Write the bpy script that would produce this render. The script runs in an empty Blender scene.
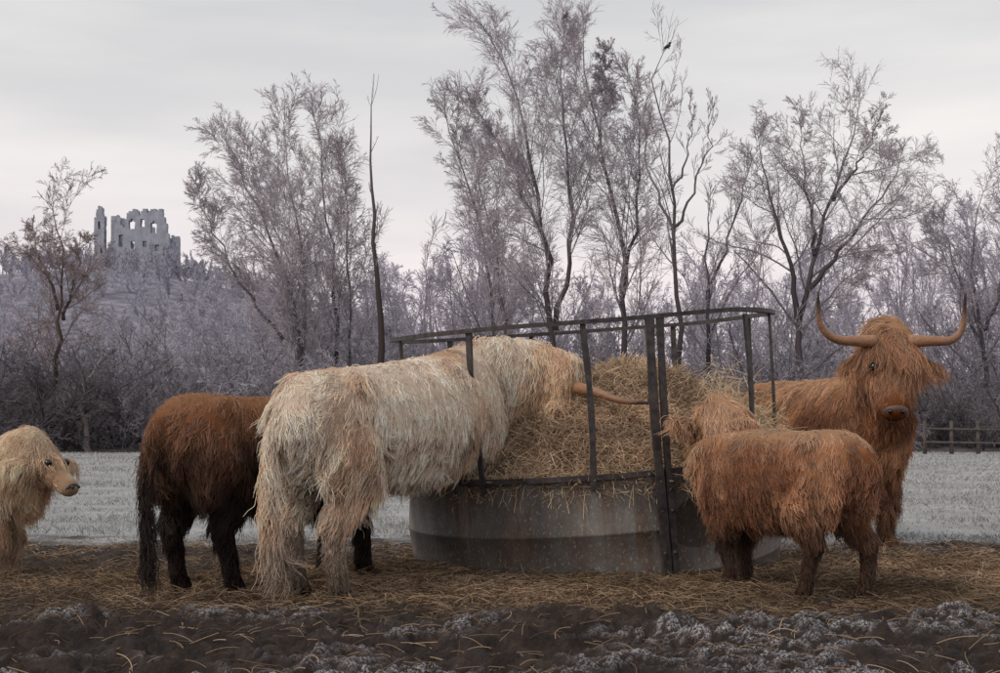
import bpy, math, random
import numpy as np
from mathutils import Vector, Matrix, kdtree
random.seed(7); rng=np.random.default_rng(7)
scene=bpy.context.scene
F_=1389.0; CH=0.9
def W(u,v,d): return np.array([(u-500)/F_*d, d, CH+(430-v)/F_*d])   # bearing -> metres at real depth d
# ---------------------------------------------------------------- noise
def _h(ix,iy,iz,seed):
    h=(ix*374761393+iy*668265263+iz*1440662683+seed*974634777)&0xffffffff
    h=((h^(h>>13))*1274126177)&0xffffffff
    h=(h^(h>>16))&0xffff
    return h/65535.0
def vn(x,y,z=None,seed=0):
    x=np.asarray(x,float);y=np.asarray(y,float);z=np.zeros_like(x) if z is None else np.asarray(z,float)
    xi=np.floor(x);yi=np.floor(y);zi=np.floor(z)
    fx=x-xi;fy=y-yi;fz=z-zi
    fx=fx*fx*(3-2*fx);fy=fy*fy*(3-2*fy);fz=fz*fz*(3-2*fz)
    xi=xi.astype(np.int64);yi=yi.astype(np.int64);zi=zi.astype(np.int64)
    r=0
    for a in (0,1):
        for b in (0,1):
            for c in (0,1):
                r=r+_h(xi+a,yi+b,zi+c,seed)*(fx if a else 1-fx)*(fy if b else 1-fy)*(fz if c else 1-fz)
    return r
def fbm(x,y,z=None,seed=0,o=4):
    r=0;a=.5;s=0;f=1
    for i in range(o):
        r=r+a*vn(x*f,y*f,None if z is None else z*f,seed+i);s+=a;a*=.5;f*=2.03
    return r/s
def ridged(x,y,seed,o=4,g=.55):
    r=0;a=1;s=0;f=1
    for i in range(o):
        ang=.6*i;xx=x*math.cos(ang)-y*math.sin(ang);yy=x*math.sin(ang)+y*math.cos(ang)
        r=r+a*(1-np.abs(2*vn(xx*f,yy*f,None,seed+i)-1))**1.7;s+=a;a*=g;f*=2.1
    return r/s
def clods(x,y,seed):
    xi=np.floor(x).astype(np.int64);yi=np.floor(y).astype(np.int64);best=np.zeros_like(np.asarray(x,float))
    z0=np.zeros_like(xi)
    for a in (-1,0,1):
        for b in (-1,0,1):
            cx=xi+a+.15+.7*_h(xi+a,yi+b,z0,seed);cy=yi+b+.15+.7*_h(xi+a,yi+b,z0,seed+1);sz=_h(xi+a,yi+b,z0,seed+2)
            r=.25+.5*sz;d=((x-cx)**2+(y-cy)**2)/(r*r)
            best=np.maximum(best,np.sqrt(np.clip(1-d,0,1))*sz**.7)
    return best
def ss(a,b,x):
    t=np.clip((np.asarray(x,float)-a)/(b-a),0,1);return t*t*(3-2*t)
def nrm(v): 
    v=np.asarray(v,float);return v/(np.linalg.norm(v,axis=-1,keepdims=True)+1e-9)
# ---------------------------------------------------------------- materials
def newmat(name):
    m=bpy.data.materials.new(name);m.use_nodes=True
    nt=m.node_tree;b=nt.nodes['Principled BSDF'];return m,nt,b
def diff_mat(name):
    m=bpy.data.materials.new(name);m.use_nodes=True;nt=m.node_tree
    for n in list(nt.nodes): nt.nodes.remove(n)
    o=nt.nodes.new('ShaderNodeOutputMaterial');d=nt.nodes.new('ShaderNodeBsdfDiffuse');a=nt.nodes.new('ShaderNodeAttribute');a.attribute_name='col'
    nt.links.new(a.outputs['Color'],d.inputs['Color']);nt.links.new(d.outputs[0],o.inputs[0]);return m
def attr_mat(name,rough=.7,spec=.25,noise=0,nscale=20):
    m,nt,b=newmat(name)
    a=nt.nodes.new('ShaderNodeAttribute');a.attribute_name='col'
    out=a.outputs['Color']
    if noise>0:
        t=nt.nodes.new('ShaderNodeTexCoord');n=nt.nodes.new('ShaderNodeTexNoise');n.inputs['Scale'].default_value=nscale;n.inputs['Detail'].default_value=6
        nt.links.new(t.outputs['Object'],n.inputs['Vector'])
        mr=nt.nodes.new('ShaderNodeMapRange');mr.inputs[1].default_value=.3;mr.inputs[2].default_value=.7;mr.inputs[3].default_value=1-noise;mr.inputs[4].default_value=1+noise
        nt.links.new(n.outputs['Fac'],mr.inputs[0])
        mx=nt.nodes.new('ShaderNodeVectorMath');mx.operation='SCALE'
        nt.links.new(out,mx.inputs[0]);nt.links.new(mr.outputs[0],mx.inputs['Scale']);out=mx.outputs[0]
        bp=nt.nodes.new('ShaderNodeBump');bp.inputs['Strength'].default_value=.5;bp.inputs['Distance'].default_value=.02
        nt.links.new(n.outputs['Fac'],bp.inputs['Height']);nt.links.new(bp.outputs[0],b.inputs['Normal'])
    nt.links.new(out,b.inputs['Base Color']);b.inputs['Roughness'].default_value=rough;b.inputs['Specular IOR Level'].default_value=spec
    return m
M_fur=attr_mat('fur',.6,.3);M_skin=diff_mat('hide');M_straw=diff_mat('straw_mat')
M_twig=diff_mat('frosted_twig');M_bark=diff_mat('bark');M_grass=diff_mat('frosted_grass_mat')
M_horn=attr_mat('horn',.45,.4,.12,30)
def plain(name,c,rough=.5,spec=.4,noise=.25,ns=15):
    m,nt,b=newmat(name)
    t=nt.nodes.new('ShaderNodeTexCoord');n=nt.nodes.new('ShaderNodeTexNoise');n.inputs['Scale'].default_value=ns;n.inputs['Detail'].default_value=5
    nt.links.new(t.outputs['Object'],n.inputs['Vector'])
    r=nt.nodes.new('ShaderNodeValToRGB');r.color_ramp.elements[0].position=.3;r.color_ramp.elements[1].position=.7
    r.color_ramp.elements[0].color=(*[x*(1-noise) for x in c],1);r.color_ramp.elements[1].color=(*[x*(1+noise) for x in c],1)
    nt.links.new(n.outputs['Fac'],r.inputs[0]);nt.links.new(r.outputs[0],b.inputs['Base Color'])
    b.inputs['Roughness'].default_value=rough;b.inputs['Specular IOR Level'].default_value=spec
    return m
M_eye=plain('eye_dark',(.01,.006,.004),.12,.6);M_nose=plain('nose_skin',(.13,.085,.08),.5,.35,.35,60);M_nosed=plain('nose_dark',(.06,.04,.038),.45,.4)
# ---------------------------------------------------------------- object helpers
def empty(name,loc):
    e=bpy.data.objects.new(name,None);e.location=loc;e.empty_display_size=.3;scene.collection.objects.link(e);return e
def add(ob,parent=None):
    scene.collection.objects.link(ob)
    if parent is not None: ob.parent=parent
    return ob
def mesh_ob(name,V,Fc,mat,parent=None,col=None,smooth=True,loc=None):
    me=bpy.data.meshes.new(name);V=np.asarray(V,float)
    if loc is not None: V=V-np.asarray(loc)
    me.from_pydata(V.tolist(),[],[list(f) for f in Fc] if not isinstance(Fc,np.ndarray) else Fc.tolist())
    if smooth: me.polygons.foreach_set('use_smooth',[True]*len(me.polygons))
    if col is not None:
        c=np.ones((len(V),4));c[:,:3]=col
        a=me.color_attributes.new('col','FLOAT_COLOR','POINT');a.data.foreach_set('color',c.ravel())
    me.materials.append(mat);me.update()
    ob=bpy.data.objects.new(name,me)
    if loc is not None and parent is None: ob.location=loc
    return add(ob,parent)
def curves_data(name,sizes,P,R,C,mat):
    d=bpy.data.hair_curves.new(name);d.add_curves([int(s) for s in sizes])
    d.attributes['position'].data.foreach_set('vector',np.ascontiguousarray(P,dtype=np.float32).ravel())
    a=d.attributes.get('radius') or d.attributes.new('radius','FLOAT','POINT')
    a.data.foreach_set('value',np.ascontiguousarray(R,dtype=np.float32).ravel())
    c=np.ones((len(R),4),dtype=np.float32);c[:,:3]=C
    a=d.attributes.new('col','FLOAT_COLOR','POINT');a.data.foreach_set('color',c.ravel())
    d.materials.append(mat);return d
def curves_ob(name,P,R,C,mat,parent=None,loc=(0,0,0)):
    n,k,_=P.shape
    d=curves_data(name,[k]*n,(P-np.asarray(loc)).reshape(-1,3),R.reshape(-1),C.reshape(-1,3),mat)
    ob=bpy.data.objects.new(name,d)
    if parent is None: ob.location=loc
    return add(ob,parent)
def uvs(nu=14,nv=9):
    V=[(0,0,1)];F=[]
    for j in range(1,nv):
        for i in range(nu):
            a=2*math.pi*i/nu;b=math.pi*j/nv;V.append((math.sin(b)*math.cos(a),math.sin(b)*math.sin(a),math.cos(b)))
    V.append((0,0,-1))
    for i in range(nu): F.append((0,1+i,1+(i+1)%nu))
    for j in range(nv-2):
        for i in range(nu):
            a=1+j*nu+i;b=1+j*nu+(i+1)%nu;F.append((a,a+nu,b+nu,b))
    L=len(V)-1
    for i in range(nu): F.append((L,1+(nv-2)*nu+(i+1)%nu,1+(nv-2)*nu+i))
    return np.array(V),F
SV,SF=uvs()
class Blob:
    def __init__(s): s.V=[];s.F=[];s.n=0
    def raw(s,V,F):
        s.V.append(np.asarray(V,float));s.F+= [tuple(i+s.n for i in f) for f in F];s.n+=len(V)
    def ell(s,c,ax,r): s.raw(np.asarray(c)+ (SV*np.asarray(r))@np.asarray(ax),SF)
    def sph(s,c,r): s.ell(c,np.eye(3),(r,r,r))
    def chain(s,pts,rad):
        for i in range(len(pts)-1):
            a,b=np.array(pts[i],float),np.array(pts[i+1],float);ra,rb=rad[i],rad[i+1]
            n=max(2,int(np.linalg.norm(b-a)/(0.3*min(ra,rb)))+1)
            for k in range(n+1):
                t=k/n;s.sph(a+(b-a)*t,ra+(rb-ra)*t)
    def verts(s): return np.concatenate(s.V)
def tube(pts,rad,sides=8,cap=True,flat=None):
    pts=np.asarray(pts,float);n=len(pts)
    T=nrm(np.gradient(pts,axis=0));V=[];F=[]
    ref=np.array([0,0,1.]) if abs(T[0][2])<.9 else np.array([1.,0,0])
    S=nrm(np.cross(T[0],ref));ca=np.cos(2*np.pi*np.arange(sides)/sides)[:,None];sa=np.sin(2*np.pi*np.arange(sides)/sides)[:,None]
    for i in range(n):
        S=S-T[i]*np.dot(S,T[i]);S=S/(math.sqrt(S@S)+1e-9);U=np.array([T[i][1]*S[2]-T[i][2]*S[1],T[i][2]*S[0]-T[i][0]*S[2],T[i][0]*S[1]-T[i][1]*S[0]])
        V.append(pts[i]+rad[i]*(ca*S+sa*U))
    for i in range(n-1):
        for k in range(sides):
            k2=(k+1)%sides;F.append((i*sides+k,i*sides+k2,(i+1)*sides+k2,(i+1)*sides+k))
    if cap:
        F.append(tuple(range(sides))[::-1]);F.append(tuple((n-1)*sides+k for k in range(sides)))
    return np.concatenate(V),F
def spline(pts,n):
    pts=np.asarray(pts,float);d=np.r_[0,np.cumsum(np.linalg.norm(np.diff(pts[:,:3],axis=0),axis=1))];t=np.linspace(0,d[-1],n)
    P=np.vstack([2*pts[0]-pts[1],pts,2*pts[-1]-pts[-2]]);out=[]
    for x in t:
        i=min(np.searchsorted(d,x,side='right')-1,len(pts)-2);u=(x-d[i])/(d[i+1]-d[i]+1e-9)
        a,b,c,e=P[i],P[i+1],P[i+2],P[i+3]
        out.append(.5*((2*b)+(-a+c)*u+(2*a-5*b+4*c-e)*u*u+(-a+3*b-3*c+e)*u**3))
    return np.array(out)
# ---------------------------------------------------------------- ground
FC=np.array([.66,9.5]);FR=1.24
def strawmask(x,y):
    n=fbm(x*1.1,y*1.1,seed=31);n2=fbm(x*3.0,y*3.4,seed=33)
    a=np.exp(-(((x-.35)/1.8)**2+((y-8.0)/1.15)**2)**1.4)
    b=np.exp(-(((x-2.5)/1.5)**2+((y-8.3)/1.35)**2)**1.4)
    c=.36*np.exp(-(((x+2.2)/1.7)**2+((y-8.0)/1.1)**2)**1.4)
    return np.clip((np.maximum(np.maximum(a,b*.85),c))*(-.50+1.3*n+1.6*n2),0,1)
def mudmask(x,y): return 1-ss(9.7,11.4,y+1.6*(fbm(x*.7,y*.7,seed=5)-.5)*2+1.5*(vn(x*4,y*4,seed=6)-.5)-.10*np.abs(x-.6))
def gh(x,y):
    x=np.asarray(x,float);y=np.asarray(y,float)
    m=mudmask(x,y);s=strawmask(x,y)
    fore=1-ss(6.2,7.2,y+.6*(vn(x*1.5,y*1.5,seed=9)-.5))
    lump=fbm(x*1.6,y*1.6,seed=11,o=3)-.5
    wx=x+.10*(fbm(x*5,y*5,seed=61)-.5);wy=y+.10*(fbm(x*5,y*5,seed=62)-.5)
    rd=ridged(wx*3.4,wy*4.2,141,5,.58)-.45
    c2=clods(wx*8.3+5,wy*8.9,111);c3=clods(wx*19,wy*19+3,121)
    c=rd*.13+c2*.024+c3*.016*c2+.012*(fbm(x*26,y*26,seed=14,o=2)-.5)
    h=m*(lump*(.05+.10*fore)+c*(.48+.70*fore)*(1-.6*s)-.01*fore)
    near=1-ss(11,17,y)
    return h+s*.012+(1-m)*near*((fbm(x*.25,y*.25,seed=3)-.5)*.08+(fbm(x*5,y*5,seed=4)-.5)*.035)
def axis(lo,hi,st,far,g=1.25):
    a=list(np.arange(lo,hi,st));s=st
    x=a[-1]
    while x<far: s*=g;x+=s;a.append(x)
    x=a[0];s=st;b=[]
    while x>-far: s*=g;x-=s;b.append(x)
    return np.array(b[::-1]+a)
gx=axis(-3.4,4.0,.012,2500,1.22);gy=np.r_[np.arange(4.5,7.6,.0105),axis(7.6,11.6,.02,2500,1.06)];gy=np.unique(gy[(gy>-60)])
keep=np.r_[True,np.diff(gy)>.004];gy=gy[keep]
GX,GY=np.meshgrid(gx,gy);H=gh(GX,GY)
nx,ny=len(gx),len(gy)
V=np.stack([GX,GY,H],-1).reshape(-1,3)
i=np.arange(nx-1)[None,:]+np.arange(ny-1)[:,None]*nx
Fc=np.stack([i,i+1,i+1+nx,i+nx],-1).reshape(-1,4)
me=bpy.data.meshes.new('ground');me.vertices.add(len(V));me.vertices.foreach_set('co',V.ravel())
me.loops.add(Fc.size);me.loops.foreach_set('vertex_index',Fc.ravel())
me.polygons.add(len(Fc));me.polygons.foreach_set('loop_start',np.arange(0,Fc.size,4));me.polygons.foreach_set('loop_total',np.full(len(Fc),4))
me.polygons.foreach_set('use_smooth',[True]*len(Fc));me.update(calc_edges=True)
mk=np.ones((len(V),4));mk[:,0]=mudmask(V[:,0],V[:,1]);mk[:,1]=strawmask(V[:,0],V[:,1])
Hs=H.copy()
for _ in range(6): Hs[1:-1,1:-1]=(Hs[:-2,1:-1]+Hs[2:,1:-1]+Hs[1:-1,:-2]+Hs[1:-1,2:])/4
curv=(H-Hs).reshape(-1)
crest=ss(.0008,.0050,curv)*ss(-.01,.06,V[:,2])*ss(.42,.62,fbm(V[:,0]*1.8,V[:,1]*2.6,seed=40))
mk[:,2]=crest*(1-ss(6.7,7.6,V[:,1]))
a=me.color_attributes.new('mask','FLOAT_COLOR','POINT');a.data.foreach_set('color',mk.ravel())
m,nt,b=newmat('muddy_frosty_ground')
N=nt.nodes.new;Lk=nt.links.new
at=N('ShaderNodeAttribute');at.attribute_name='mask';sep=N('ShaderNodeSeparateColor');Lk(at.outputs['Color'],sep.inputs[0])
geo=N('ShaderNodeNewGeometry')
def noise(sc,det=6,vec=None,rough=.6):
    n=N('ShaderNodeTexNoise');n.inputs['Scale'].default_value=sc;n.inputs['Detail'].default_value=det;n.inputs['Roughness'].default_value=rough
    Lk(vec or geo.outputs['Position'],n.inputs['Vector']);return n.outputs['Fac']
def ramp(fac,stops):
    r=N('ShaderNodeValToRGB');e=r.color_ramp.elements
    while len(e)<len(stops): e.new(.5)
    for k,(p,c) in enumerate(stops): e[k].position=p;e[k].color=(*c,1)
    Lk(fac,r.inputs[0]);return r.outputs[0]
def mix(f,a_,b_):
    x=N('ShaderNodeMix');x.data_type='RGBA'
    if isinstance(f,float): x.inputs[0].default_value=f
    else: Lk(f,x.inputs[0])
    Lk(a_,x.inputs[6]);Lk(b_,x.inputs[7]);return x.outputs[2]
def mth(op,a_,b_=None):
    x=N('ShaderNodeMath');x.operation=op;x.use_clamp=True
    for k,q in enumerate((a_,b_)):
        if q is None: continue
        if isinstance(q,(int,float)): x.inputs[k].default_value=q
        else: Lk(q,x.inputs[k])
    return x.outputs[0]
mud=ramp(noise(9),[(.3,(.013,.009,.0075)),(.55,(.033,.022,.018)),(.75,(.072,.050,.040))])
straw=ramp(noise(30,8),[(.3,(.040,.025,.017)),(.5,(.11,.07,.045)),(.75,(.24,.16,.10))])
grass=mix(ramp(noise(.9,8),[(.36,(0,0,0)),(.62,(1,1,1))]),ramp(noise(22,6),[(.3,(.16,.16,.15)),(.7,(.36,.36,.355))]),ramp(noise(15,6),[(.3,(.27,.27,.27)),(.7,(.50,.50,.51))]))
c1=mix(sep.outputs[0],grass,mud)
c2=mix(mth('MULTIPLY',sep.outputs[1],.85),c1,straw)
fr=mth('MULTIPLY',sep.outputs[2],ramp(noise(110,4,None,.7),[(.44,(0,0,0)),(.60,(1,1,1))]))
fw=N('ShaderNodeRGB');fw.outputs[0].default_value=(.46,.44,.46,1)
c3=mix(mth('MULTIPLY',fr,.9),c2,fw.outputs[0])
Lk(c3,b.inputs['Base Color']);b.inputs['Roughness'].default_value=.7;b.inputs['Specular IOR Level'].default_value=.25
bp=N('ShaderNodeBump');bp.inputs['Strength'].default_value=.9;bp.inputs['Distance'].default_value=.02;Lk(noise(45,8),bp.inputs['Height']);Lk(bp.outputs[0],b.inputs['Normal'])
me.materials.append(m);add(bpy.data.objects.new('ground',me))
# ---------------------------------------------------------------- loose strands
def strands(n,pos,el,length,r0,curve=.25,k=5,az=None):
    az=rng.uniform(0,2*math.pi,n) if az is None else az
    d=np.stack([np.cos(az)*np.cos(el),np.sin(az)*np.cos(el),np.sin(el)],-1)
    side=np.stack([-np.sin(az),np.cos(az),np.zeros(n)],-1)*(rng.normal(0,curve,n)[:,None])+np.array([0,0,-1.])*(np.abs(rng.normal(0,curve*.7,n))[:,None])
    t=np.linspace(-.5,.5,k)
    P=pos[:,None,:]+d[:,None,:]*(t[None,:,None]*length[:,None,None])+side[:,None,:]*((t**2)[None,:,None]*length[:,None,None])
    R=np.repeat(r0[:,None],k,1)
    return P,R
def straw_cols(n,k,lo=(.13,.08,.045),hi=(.46,.34,.20),p=1.0):
    t=rng.random(n)**p;c=np.array(lo)[None]*(1-t[:,None])+np.array(hi)[None]*t[:,None]
    return np.repeat(c[:,None,:],k,1)
n=180000;x=rng.uniform(-4.2,5,n);y=rng.uniform(4.6,10.8,n)
keep=rng.random(n)<(strawmask(x,y)**1.1*.85+.024*mudmask(x,y)*(1+2.5*ss(6.0,7.2,y)))
keep&=((x-FC[0])**2+(y-FC[1])**2)>(FR-.03)**2
x=x[keep];y=y[keep];n=len(x)
z=gh(x,y)+rng.random(n)**2*.045+.004
P,R=strands(n,np.stack([x,y,z],-1),rng.normal(0,.26,n),rng.uniform(.04,.19,n),rng.uniform(.0009,.0019,n),.45)
C=straw_cols(n,5,(.085,.052,.034),(.52,.375,.25),1.3)*(.45+.9*vn(x*1.7,y*1.7,seed=77))[:,None,None]
curves_ob('scattered_straw',P,R,C,M_straw)
n=100000;y=np.exp(rng.uniform(np.log(9.6),np.log(58),n));x=rng.uniform(-1,1,n)*(y*.42+.6)
cl_=fbm(x*1.3,y*1.3,seed=87)
keep=(rng.random(n)>mudmask(x,y)*.97)&(rng.random(n)<.20+1.2*ss(.40,.64,cl_));x=x[keep];y=y[keep];n=len(x);z=gh(x,y);cl_=cl_[keep]
L=rng.uniform(.02,.065,n)*(1+.3*(y>20))*(.6+.9*ss(.4,.7,cl_));az=rng.uniform(0,6.28,n);el=rng.uniform(.3,1.4,n)
P,R=strands(n,np.stack([x,y,z+L*.3],-1),el,L,.0012+y*.00016*rng.uniform(.6,1.3,n),.3,4,az);R=R*np.array([1,.9,.7,.3])
g=rng.random(n)*(.5+.7*fbm(x*.5,y*.8,seed=88))
C=np.array([.15,.15,.13])[None]*(1-g[:,None])+np.array([.64,.635,.65])[None]*g[:,None]
curves_ob('frosted_grass',P,R,np.repeat(C[:,None,:],4,1),M_grass)
# ---------------------------------------------------------------- ring feeder
fe=empty('ring_feeder',(FC[0],FC[1],0.0));fe.rotation_euler=(math.radians(2.6),-math.radians(4.0),0)
m,nt,b=newmat('weathered_galvanised_steel');N=nt.nodes.new;Lk=nt.links.new
geo=N('ShaderNodeTexCoord');pos=geo.outputs['Object']
def noise2(sc,det=6,st=(1,1,1)):
    v=N('ShaderNodeVectorMath');v.operation='MULTIPLY';v.inputs[1].default_value=st;Lk(pos,v.inputs[0])
    n_=N('ShaderNodeTexNoise');n_.inputs['Scale'].default_value=sc;n_.inputs['Detail'].default_value=det;n_.inputs['Roughness'].default_value=.65;Lk(v.outputs[0],n_.inputs['Vector']);return n_.outputs['Fac']
base=ramp(noise2(4,8,(1,1,.5)),[(.3,(.08,.068,.060)),(.5,(.145,.130,.118)),(.72,(.27,.25,.235))])
stain=ramp(noise2(8,6,(1.3,1.3,.16)),[(.45,(0,0,0)),(.62,(1,1,1))])
rust=ramp(noise2(20,4),[(.3,(.07,.038,.022)),(.7,(.19,.105,.06))])
sp=N('ShaderNodeSeparateXYZ');Lk(pos,sp.inputs[0])
mr=N('ShaderNodeMapRange');mr.inputs[1].default_value=.42;mr.inputs[2].default_value=.0;Lk(sp.outputs[2],mr.inputs[0])
c=mix(mth('MULTIPLY',stain,.75),base,rust);md=N('ShaderNodeRGB');md.outputs[0].default_value=(.08,.056,.042,1)
c=mix(mth('MULTIPLY',mr.outputs[0],ramp(noise2(7,8),[(.35,(0,0,0)),(.58,(1,1,1))])),c,md.outputs[0])
spk=ramp(noise2(70,3,(1,1,.6)),[(.58,(0,0,0)),(.65,(1,1,1))]);sc_=N('ShaderNodeRGB');sc_.outputs[0].default_value=(.34,.32,.30,1)
c=mix(mth('MULTIPLY',spk,.6),c,sc_.outputs[0])
Lk(c,b.inputs['Base Color']);b.inputs['Roughness'].default_value=.65;b.inputs['Metallic'].default_value=.1
bp=N('ShaderNodeBump');bp.inputs['Strength'].default_value=.4;bp.inputs['Distance'].default_value=.015;Lk(noise2(6,6),bp.inputs['Height']);Lk(bp.outputs[0],b.inputs['Normal'])
M_galv=m
M_bar=plain('dark_steel_bar',(.055,.047,.046),.55,.35,.5,25)
TH=.67
prof=[(0,-.12),(0,.05),(.008,.06),(.008,.07),(0,.08),(0,.33),(.006,.338),(0,.346),(0,.5),(0,TH-.03),(.006,TH),( -.01,TH),(-.01,-.12)]
ns=180;V=[];Fc=[]
for k in range(ns):
    th=2*math.pi*k/ns
    for (r,z) in prof:
        dent=.022*(float(vn(3+2.2*math.cos(th),3+2.2*math.sin(th),z*3,seed=50))-.5)*2
        if any(abs(((th-j+math.pi)%(2*math.pi))-math.pi)<.02 for j in (.28,.28+2.094,.28-2.094,-.5)): dent+=.006
        R_=FR+r+dent;V.append((R_*math.sin(th),-R_*math.cos(th),z))
q=len(prof)
for k in range(ns):
    for j in range(q-1):
        a_=k*q+j;b_=((k+1)%ns)*q+j;Fc.append((a_,b_,b_+1,a_+1))
mesh_ob('trough_wall',V,Fc,M_galv,fe)
def ring(name,R_,z,hw,hh,wob=0,mat=M_bar):
    V=[];Fc=[];n_=120
    for k in range(n_):
        th=2*math.pi*k/n_;dz=wob*(float(vn(np.array(3+1.5*math.cos(th)),np.array(3+1.5*math.sin(th)),seed=60))-.5)
        for (a_,c_) in ((hw,-hh),(hw,hh),(-hw,hh),(-hw,-hh)): V.append(((R_+a_)*math.sin(th),-(R_+a_)*math.cos(th),z+c_+dz))
    for k in range(n_):
        for j in range(4):
            a_=k*4+j;a2=k*4+(j+1)%4;b_=((k+1)%n_)*4+j;b2=((k+1)%n_)*4+(j+1)%4;Fc.append((a_,b_,b2,a2))
    return mesh_ob(name,V,Fc,mat,fe,smooth=False)
ring('top_ring',FR+.03,1.605,.028,.013,.04);ring('trough_rim',FR+.012,TH+.012,.014,.016,.02)
def bar(name,th,z0,z1,wt,tk,R_=FR+.012,bow=.02,off=0):
    V=[];Fc=[];n_=8
    for k in range(n_+1):
        t=k/n_;r=R_+bow*t+.01*math.sin(t*3.1);z=z0+(z1-z0)*t
        c_=np.array([math.sin(th),-math.cos(th)]);s_=np.array([math.cos(th),math.sin(th)])
        w_=wt*(1+.12*math.sin(k*2.3+th*5))
        for (a_,e_) in ((tk,-w_),(tk,w_),(-tk,w_),(-tk,-w_)):
            p=c_*(r+a_)+s_*(e_+off+.012*math.sin(t*4+th*7));V.append((p[0],p[1],z))
    for k in range(n_):
        for j in range(4): Fc.append((k*4+j,k*4+(j+1)%4,(k+1)*4+(j+1)%4,(k+1)*4+j))
    Fc+=[(3,2,1,0),(n_*4,n_*4+1,n_*4+2,n_*4+3)]
    mesh_ob(name,V,Fc,M_bar,fe,smooth=False)
for k,th in enumerate((-1.25,-.62,-.05,.87,1.22,1.9,2.5,3.38,3.95,4.5)): bar('upright_bar_%d'%k,th,.05 if th>3 else TH-.06,1.595,.019,.008)
bar('joint_plate_a',.262,-.05,1.6,.026,.011,FR+.026);bar('joint_plate_b',.312,-.05,1.6,.020,.011,FR+.022)
bb=Blob()
for z in (.2,.45,.62,1.0,1.5):
    for th in (.262,.312): bb.sph(((FR+.045)*math.sin(th),-(FR+.045)*math.cos(th),z),.011)
mesh_ob('joint_bolts',bb.verts(),bb.F,M_bar,fe)
def hayz(x,y):
    dx=x-FC[0];dy=y-FC[1];r=np.sqrt(dx*dx+dy*dy)/(FR-.03)
    d2=np.sqrt((dx-.22)**2+((dy-.05)*.9)**2)/1.38
    top=.60+.68*np.clip(1-d2**1.7,0,1)
    edge=.55+.05*dx
    return edge+(top-edge)*(1-r**4)+.20*(fbm(x*3.2,y*3.2,seed=70)-.5)*(1-r**6)
hx=np.linspace(0,1,40)**.9;ha=np.linspace(0,2*math.pi,120,endpoint=False)
V=[];Fc=[]
for r in hx:
    for a_ in ha:
        X=FC[0]+(FR-.035)*r*math.cos(a_);Y=FC[1]+(FR-.035)*r*math.sin(a_);V.append((X,Y,0))
V=np.array(V);V[:,2]=hayz(V[:,0],V[:,1])
for j in range(39):
    for k in range(120): Fc.append((j*120+k,(j+1)*120+k,(j+1)*120+(k+1)%120,j*120+(k+1)%120))
hay=empty('hay_pile',(FC[0],FC[1],.6))
nz=fbm(V[:,0]*9,V[:,1]*9,seed=71)[:,None]
mesh_ob('hay_core',V,Fc,M_straw,hay,col=np.array([.10,.062,.038])*(1-nz)+np.array([.28,.19,.12])*nz,loc=(FC[0],FC[1],.6))
n=42000;r=np.sqrt(rng.random(n))*(FR-.03);a_=rng.uniform(0,2*math.pi,n);x=FC[0]+r*np.cos(a_);y=FC[1]+r*np.sin(a_)
z=hayz(x,y)+rng.random(n)**2*.06
P,R=strands(n,np.stack([x,y,z],-1),rng.normal(-.05,.5,n),rng.uniform(.05,.22,n),rng.uniform(.0009,.0021,n),.5,6)
nn=(.4+.95*vn(x*5,z*7,seed=73))[:,None,None]
P1,R1,C1=P,R,straw_cols(n,6,(.21,.135,.09),(.80,.60,.43),.9)*nn
n=3500;r=np.sqrt(rng.random(n))*(FR-.1);a_=rng.uniform(0,2*math.pi,n);x=FC[0]+r*np.cos(a_);y=FC[1]+r*np.sin(a_)
P2,R2=strands(n,np.stack([x,y,hayz(x,y)+.05],-1),rng.uniform(.3,1.3,n),rng.uniform(.1,.3,n),rng.uniform(.001,.002,n),.7,6)
C2=straw_cols(n,6,(.28,.19,.12),(.78,.60,.42))
n=2600;a_=rng.uniform(0,2*math.pi,n);rr=FR+rng.uniform(-.02,.035,n)
x=FC[0]+rr*np.cos(a_);y=FC[1]+rr*np.sin(a_);zt=.655+.07*np.cos(a_)*1.24+.045*np.sin(a_)*1.24
P3,R3=strands(n,np.stack([x,y,zt+rng.uniform(-.10,.07,n)],-1),rng.uniform(-1.5,.3,n),rng.uniform(.06,.24,n),rng.uniform(.0009,.0018,n),.5,6)
C3=straw_cols(n,6,(.28,.19,.12),(.7,.53,.35))
n=3000;x=1.60+rng.normal(0,.10,n);y=8.98+rng.normal(0,.12,n);z=hayz(np.clip(x,0,1.7),y)+.06+np.abs(rng.normal(0,.13,n))
P4,R4=strands(n,np.stack([x,y,z],-1),rng.uniform(-.2,1.3,n),rng.uniform(.1,.28,n),rng.uniform(.001,.002,n),.7,6);C4=straw_cols(n,6,(.38,.27,.17),(.84,.68,.48))
curves_ob('hay_strands',np.concatenate([P1,P2,P3,P4]),np.concatenate([R1,R2,R3,R4]),np.concatenate([C1,C2,C3,C4]),M_straw,hay,(FC[0],FC[1],.6))
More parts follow.
